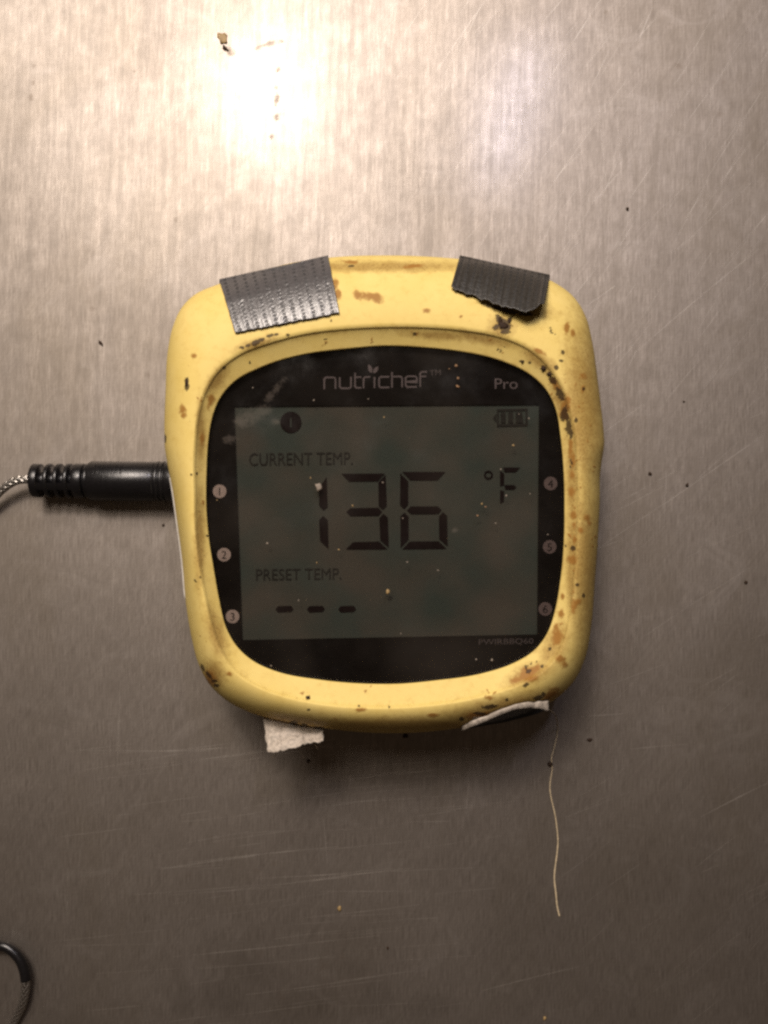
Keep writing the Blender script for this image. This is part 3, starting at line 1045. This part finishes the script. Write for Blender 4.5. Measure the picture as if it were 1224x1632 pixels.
V, F = sheet(tag_left, 40, 16)
t3 = part("tape_strip", mesh(V, F), thermo, M['backing'], True, label="pale torn tape end sticking out under the lower left edge")
md = t3.modifiers.new("thickness", 'SOLIDIFY'); md.thickness = 0.0003; md.offset = 1


def tube(pts, r, n=8, cap=True):
    pts = [Vector(p) for p in pts]
    v, f = [], []
    up = Vector((0, 0, 1))
    for i, p in enumerate(pts):
        t = (pts[min(i + 1, len(pts) - 1)] - pts[max(i - 1, 0)]).normalized()
        s = t.cross(up)
        s = s.normalized() if s.length > 1e-6 else Vector((1, 0, 0))
        w = s.cross(t)
        rr = r[i] if isinstance(r, (list, tuple)) else r
        for k in range(n):
            a = 2 * math.pi * k / n
            v.append(p + (s * math.cos(a) + w * math.sin(a)) * rr)
    for i in range(len(pts) - 1):
        for k in range(n):
            f.append((i * n + k, i * n + (k + 1) % n, (i + 1) * n + (k + 1) % n, (i + 1) * n + k))
    if cap:
        f.append(tuple(range(n - 1, -1, -1)))
        f.append(tuple((len(pts) - 1) * n + k for k in range(n)))
    return v, f


def catmull(pts, m=8):
    out = []
    n = len(pts)
    A = np.array(pts, float)
    for i in range(n - 1):
        p0, p1, p2, p3 = A[max(i - 1, 0)], A[i], A[i + 1], A[min(i + 2, n - 1)]
        for k in range(m):
            t = k / m
            out.append(tuple(0.5 * (2 * p1 + (p2 - p0) * t + (2 * p0 - 5 * p1 + 4 * p2 - p3) * t * t + (3 * p1 - p0 - 3 * p2 + p3) * t ** 3)))
    out.append(tuple(A[-1]))
    return out


for q in ([(446, 1196, 0.0216), (440, 1202, 0.0206), (433, 1208, 0.0196)], [(474, 1187, 0.0216), (478, 1196, 0.0196), (485, 1209, 0.0176)], [(496, 1182, 0.0216), (502, 1187, 0.0206), (507, 1195, 0.0196)],
          [(645, 1188, .0006), (640, 1195, .0006), (632, 1207, .0006)]):
    v, f = tube(catmull([P(*c) for c in q], 4), 0.00003, 5)
    if q[0][0] < 600:
        part("loose_fibre", mesh(v, f), t3, M['thread'])
    else:
        part("loose_fibre", mesh(v, f), thermo, M['thread'])

TOPW = [(738, 1163), (756, 1155), (778, 1146), (800, 1136), (822, 1128.5), (842, 1126.5), (858, 1128), (873, 1133)]
LOWB = [(748, 1161), (764, 1158), (784, 1154.5), (806, 1151), (826, 1146), (842, 1142), (856, 1137.5), (868, 1132.5)]


def along(pl, u):
    x = u * (len(pl) - 1)
    i = min(int(x), len(pl) - 2)
    return np.array(pl[i]) * (1 - (x - i)) + np.array(pl[i + 1]) * (x - i)


def rim_z(x, y):
    """just in front of the case's lower side"""
    return max(0.0194, case_z(x, y) + 0.0007)


def tag_right(u, v):
    t = along(TOPW, u)
    p = t * (1 - v) + along(LOWB, u) * v
    return (p[0], p[1], rim_z(p[0], p[1]) + 0.0003 - 0.0002 * v)


V, F = sheet(tag_right, 40, 8)
t4 = part("tape_strip", mesh(V, F), thermo, M['tapeback'], True, label="black curled tape end with torn white edge under the lower right edge")


def tag_rim(u, v):
    p = along(TOPW, u)
    th = np.interp(u, [0, 0.12, 0.3, 0.6, 0.8, 0.92, 1], [5, 7, 6, 6.5, 8, 13, 16]) + 0.7 * jag(jag2, u, 14)
    q = p + np.array((-0.06 * th, -th))
    r = p * (1 - v) + q * v
    return (r[0], r[1], rim_z(q[0], q[1]) + 0.0004 * math.sin(v * math.pi * 0.6))


V, F = sheet(tag_rim, 56, 6)
rim = part("torn_edge", mesh(V, F), t4, M['backing'], True, label="torn white edge of the tape")
md = rim.modifiers.new("thickness", 'SOLIDIFY'); md.thickness = 0.0003; md.offset = 1
flap = [(753, 1144), (758, 1142), (776, 1143.5), (790, 1141), (786, 1147), (768, 1150), (756, 1153)]
part("torn_flap", mesh([P(x, y, rim_z(x, y) + 0.0002) for x, y in flap], [tuple(range(len(flap)))]), t4, M['backing'], False)


# ---- crumbs
def blob(x, y, rx, ry, z0, h, rot=0.0, seed=0):
    r = random.Random(seed)
    bm = bmesh.new()
    bmesh.ops.create_icosphere(bm, subdivisions=2, radius=1.0)
    c, s = math.cos(rot), math.sin(rot)
    c0 = Vector(P(x, y, z0 + h * 0.4))
    k = S0 * (D - z0) / D
    ph = [r.uniform(0, 6) for _ in range(6)]
    for v in bm.verts:
        q = v.co
        w = 1 + 0.28 * math.sin(3 * q.x + ph[0]) * math.sin(3 * q.y + ph[1]) + 0.16 * math.sin(6 * q.z + 5 * q.x + ph[2])
        X, Y, Z = q.x * rx * k * w, q.y * ry * k * w, max(q.z * w, -0.8) * h * 0.5
        v.co = c0 + Vector((X * c - Y * s, X * s + Y * c, Z))
    me = bpy.data.meshes.new("crumb")
    bm.to_mesh(me)
    bm.free()
    return me


# specks stuck on the pane
specks = [(508, 776, 8, 8, 'crumb_pale'), (727, 583, 4, 4, 'crumb_orange'), (730, 603, 3, 3, 'crumb_orange'), (729.5, 616, 3, 5, 'crumb_orange'), (716, 588, 1.8, 1.8, 'crumb_orange'),
          (818, 710, 2.6, 3.4, 'crumb_tan'), (768, 803, 2.6, 2.6, 'crumb_tan'), (774, 808, 3, 2, 'crumb_orange'), (761, 822, 2.4, 3, 'crumb_orange'), (790, 834, 1.8, 2, 'crumb_pale'),
          (649, 896, 1.8, 2.4, 'crumb_pale'), (618, 943, 5.5, 4.5, 'crumb_tan'), (698, 909, 1.4, 2.4, 'crumb_pale'), (610, 769, 1.8, 1.8, 'crumb_pale'), (807, 790, 2, 2, 'crumb_pale'),
          (798, 748, 1.6, 1.6, 'crumb_pale'), (843, 667, 1.8, 2, 'crumb_pale'), (827, 660, 1.4, 1.4, 'crumb_pale'), (642, 826, 1.4, 1.8, 'crumb_pale'), (426, 866, 2.4, 2.4, 'crumb_pale'),
          (476, 957, 1.6, 2.4, 'crumb_pale'), (784, 1052, 3, 3, 'crumb_pale'), (759, 1051, 1.8, 2, 'crumb_pale'), (432, 1061, 2, 1.8, 'crumb_pale'), (639, 1010, 1.4, 2, 'crumb_pale'), (587, 636, 1.6, 1.8, 'crumb_pale'),
          (500, 638, 1.4, 2.4, 'crumb_pale'), (403, 618, 1.5, 1.5, 'crumb_pale'), (562, 806, 2.6, 2.2, 'crumb_tan'), (495, 762, 3, 1.4, 'crumb_tan'), (612, 665, 1.6, 2.2, 'crumb_tan'), (845, 787, 1.5, 1.5, 'crumb_pale'),
          (873, 852, 2, 1.2, 'crumb_pale'), (505, 897, 2.6, 1.6, 'crumb_tan'), (540, 876, 1.6, 2.4, 'crumb_tan'), (346, 797, 1.5, 1.5, 'crumb_tan')]
for i in range(6):
    th_ = rnd.uniform(0, 2 * math.pi); rr = 255 * math.sqrt(rnd.random())
    specks.append((612 + rr * math.cos(th_), 820 + rr * math.sin(th_), rnd.uniform(0.4, 0.8), rnd.uniform(0.4, 0.9), rnd.choice(['crumb_pale', 'crumb_tan'])))
me = blob(508, 776, 5.5, 6.5, ZP, 0.00016, 0.4, 5)
part("stuck_crumb", me, thermo, M['crumb_pale'], True, label="pale crumb stuck on the display over the figure 1")
by = {}
for i, s in enumerate(specks[1:]):
    by.setdefault(s[4], Acc())
    b = blob(s[0], s[1], s[2] * 0.68, s[3] * 0.68, ZP, 0.00010 * min(s[2], 3), rnd.uniform(0, 3), i)
    by[s[4]].add([v.co[:] for v in b.vertices], [tuple(p.vertices) for p in b.polygons])
for k, a in by.items():
    part("specks", mesh(a.v, a.f), thermo, M[k], True, kind="stuff", label="tiny %s specks stuck on the display cover" % k.split("_")[1])
# raised burnt bits on the case
for i, (x, y, rx, ry) in enumerate([(298, 611, 3, 6.5), (866, 587, 3.5, 4), (876, 596, 3, 2.5), (491, 1112, 3, 2.6), (833, 576, 2.5, 2), (802, 519, 8, 6), (797, 510, 3, 5), (812, 512, 3, 5)]):
    part("burnt_bit", blob(x, y, rx, ry, case_z(x, y) - 0.0001, 0.0003, rnd.uniform(-0.4, 0.4), 40 + i), thermo, M['crumb_dark'])

# ------------------------------------------------------------------ probe plug and cable
ZPL = 0.0043
lead = empty("probe_lead", P(150, 766, 0), label="black probe plug with braided metal cable, pushed into the thermometer's left side", category="cable")
loff = Matrix.Translation(-Vector(P(150, 766, 0)))


def lpart(name, me, mat, parent=None, smooth=True, **props):
    me.transform(loff)
    return link(name, me, parent or lead, mat, smooth, **props)


def lathe_x(prof, yc, n=40, cut=None):
    """prof: (photo x, radius in photo px); axis along x at photo y = yc"""
    rows = []
    for (x, r) in prof:
        c = Vector(P(x, yc(x), ZPL + 0.003)); c.z = ZPL
        k = S0 * (D - ZPL) / D
        rows.append([c + Vector((0, math.cos(2 * math.pi * i / n) * r * k, math.sin(2 * math.pi * i / n) * r * k)) for i in range(n)])
    return grid_mesh(rows, True)


def yc(x):
    return 765.5 + (x - 150) * 0.006


def soft(segs):
    """segments (x0, x1, r) with rounded shoulders"""
    out = []
    for (a, b, r) in segs:
        e = min(1.6, (b - a) * 0.25)
        out += [(a, r - e), (a + e * 0.35, r - e * 0.35), (a + e, r), (b - e, r), (b - e * 0.35, r - e * 0.35), (b, r - e)]
    return out


grip = soft([(132, 137, 28.2)]) + soft([(137, 243, 31.4)]) + [(243.2, 29.8), (244.8, 29.8)] + soft([(245, 250, 32)]) + [(250.2, 29.6), (252.8, 29.6)] + soft([(253, 258, 32)]) + [(258.2, 29.8), (259.8, 29.8)] + soft([(260, 292, 31.6)]) + [(292, 0.1)]
V, F = lathe_x([(132, 0.1)] + grip, yc)
lpart("plug_grip", mesh(V, F), M['plug'])
relief = [(44, 0.1)] + soft([(44, 57, 27)]) + [(57.5, 15), (67, 15)] + soft([(67.5, 74, 27.4)]) + [(74.5, 15), (83, 15)] + soft([(83.5, 90, 27.6)]) + [(90.5, 15), (99, 15)] + soft([(99.5, 106, 27.8)]) + [(106.5, 16), (111.5, 16)] + soft([(112, 128, 27.6)]) + [(128.5, 23), (132.5, 23)]
V, F = lathe_x(relief, yc)
srel = lpart("strain_relief", mesh(V, F), M['plug'], label="ribbed black strain relief")
# webs joining the ribs at front and back of the sleeve
for x0_, x1_ in ((57, 68), (74, 84), (90, 100), (106, 112.5)):
    v, f = [], []
    k = S0 * (D - ZPL) / D
    for sgn in (-1,):
        rows_ = []
        for x in (x0_, x1_):
            c = Vector(P(x, yc(x), ZPL + 0.003)); c.z = ZPL
            rows_.append([c + Vector((0, math.cos(a_) * 25.5 * k, math.sin(a_) * 25.5 * k)) for a_ in np.linspace(R(100), R(128), 5)])
        V, F = grid_mesh(rows_)
    lpart("rib_web", mesh(V, F), M['plug'], srel)
# moulded marks along the top of the grip
a = Acc()
rm = random.Random(11)
x = 151.0
while x < 196:
    w = rm.choice([1.1, 1.1, 1.8])
    k = S0 * (D - ZPL) / D
    a0, a1 = R(38), R(72)
    rows_ = []
    sl = rm.choice([0, 0, 2.2, -2.0])
    for (dx, dr) in ((0, 0.2), (0.3, 0.9), (w - 0.3, 0.9), (w, 0.2)):
        r_ = []
        for i in range(9):
            an = a0 + (a1 - a0) * i / 8
            xx = x + dx + sl * i / 8
            c = Vector(P(xx, yc(xx), ZPL + 0.003)); c.z = ZPL
            r_.append(c + Vector((0, math.cos(an) * (31.3 + dr) * k, math.sin(an) * (31.3 + dr) * k)))
        rows_.append(r_)
    a.add(*grid_mesh(rows_))
    x += w + rm.uniform(1.6, 3.4)
lpart("moulded_marks", mesh(a.v, a.f), M['plug'], label="row of small moulded strokes on the grip")

RC = 6.6 * S0
path_px = [(52, 764, .0043), (30, 765, .0042), (10, 775, .0038), (-12, 796, .003), (-60, 850, .0016), (-120, 960, .0009), (-150, 1120, .0009), (-130, 1290, .0009), (-95, 1420, .0009),
           (-55, 1490, .001), (-18, 1506, .0016), (10, 1509, .0020), (32, 1530, .0022), (41, 1562, .0022), (37, 1596, .0018), (26, 1622, .0012), (8, 1655, .0009), (-20, 1710, .0009), (-60, 1780, .0009)]
pth = catmull([P(*q) for q in path_px], 14)
n = 20
V, F = tube(pth, RC, n)
me = mesh(V, F)
uvl = me.uv_layers.new(name="weave")
ln = [0.0]
for i in range(1, len(pth)):
    ln.append(ln[-1] + (Vector(pth[i]) - Vector(pth[i - 1])).length)
for pl in me.polygons:
    ks = [me.loops[li].vertex_index for li in pl.loop_indices]
    seam = any(q % n == 0 for q in ks) and any(q % n == n - 1 for q in ks)
    for li in pl.loop_indices:
        vi = me.loops[li].vertex_index
        u = (vi % n) / n
        if seam and vi % n == 0:
            u = 1.0
        uvl.data[li].uv = (u, ln[vi // n] / 0.0013)
lpart("braided_cable", me, M['braid'], label="braided metal cable looping out of view")

sl = [q for q, l_ in zip(pth, ln) if True][int(14 * 9.2):int(14 * 13.1)]
V, F = tube(sl, RC * 1.18, 18)  # slightly wider black tube round this stretch of cable
lpart("cable_tube", mesh(V, F), M['plug'], label="black tube over the bend of the cable")

# ------------------------------------------------------------------ loose thread and crumbs on the steel
tp = [(873, 1130, .0198), (884, 1138, .012), (888.5, 1156, .0025), (888, 1170, .0003), (883, 1193, .0002), (879, 1208, .0003), (880, 1226, .0002), (876.5, 1250, .0002), (878, 1270, .0002), (885, 1301, .0003), (889, 1336, .0002),
      (888, 1358, .0002), (883.5, 1396, .0002), (886, 1424, .0003), (888, 1444, .0002), (891.5, 1460, .0002)]
pp_ = catmull([P(*q) for q in tp], 6)
rr_ = [S0 * (0.65 + 0.9 * i / len(pp_) + 0.15 * math.sin(i * 1.7)) for i in range(len(pp_))]
V, F = tube(pp_, rr_, 6)
base = Vector(P(880, 1300, 0))
me = mesh(V, F); me.transform(Matrix.Translation(-base))
o = link("loose_thread", me, None, M['thread'], label="long pale wavy thread lying below the thermometer's lower right corner", category="thread")
o.location = base

CR = [(355, 61, 8, 10, 'crumb_tan', 0.00012, 0.2, "tan flake beside the glare in the upper left"),
      (359, 77, 3, 6, 'crumb_dark', 0.0002, 0.7, "dark brown flake touching the tan flake in the upper left"),
      (160.5, 547, 2.2, 5, 'crumb_dark', 0.0003, 0.6, "small dark sliver left of the thermometer's upper corner"),
      (1036, 755, 2.8, 2.8, 'crumb_dark', 0.0004, 0, "black speck nearest the thermometer's right side"),
      (1095, 773, 2.8, 2.8, 'crumb_dark', 0.0004, 0.3, "right one of the two black specks beside the thermometer"),
      (1189, 928, 2.6, 2.4, 'crumb_dark', 0.0004, 0, "black speck near the right edge of the picture"),
      (877, 1218, 4.0, 4.2, 'crumb_dark', 0.0007, 0, "dark round crumb lying against the pale thread"),
      (940, 1179, 4, 2.4, 'crumb_dark', 0.0004, 0.1, "dark crumb right of the pale thread"),
      (541, 1448, 3, 4, 'crumb_tan', 0.0004, 0, "small yellowish crumb on the steel below the thermometer"),
      (1000, 333, 2.4, 3, 'crumb_dark', 0.0003, 0.4, "small dark speck above the thermometer's upper right corner"),
      (1090, 640, 1.8, 1.4, 'crumb_dark', 0.0003, 0, "tiny dark speck high on the right of the thermometer"),
      (618, 1511, 1.6, 2.4, 'crumb_dark', 0.0003, 0, "tiny dark speck low in the middle of the steel"),
      (868, 1623, 2.6, 3.2, 'crumb_tan', 0.0004, 0, "pale speck at the bottom edge of the picture"),
      (260, 837, 2.0, 2.0, 'crumb_dark', 0.0003, 0, "tiny dark speck below the probe plug"),
      (646, 1173, 4.5, 3.5, 'crumb_dark', 0.0005, 0, "dark crumb under the middle of the thermometer's lower edge"),
      (491, 1213, 2.4, 2.8, 'crumb_dark', 0.0004, 0, "dark speck below the pale torn tape end")]
for i, (x, y, rx, ry, mt, h, rot, lab) in enumerate(CR):
    me = blob(x, y, rx, ry, 0.0, h, rot, 100 + i)
    b = Vector(P(x, y, 0))
    me.transform(Matrix.Translation(-b))
    o = link("crumb", me, None, M[mt], True, label=lab, category="crumb", group="crumbs on the steel")
    o.location = b
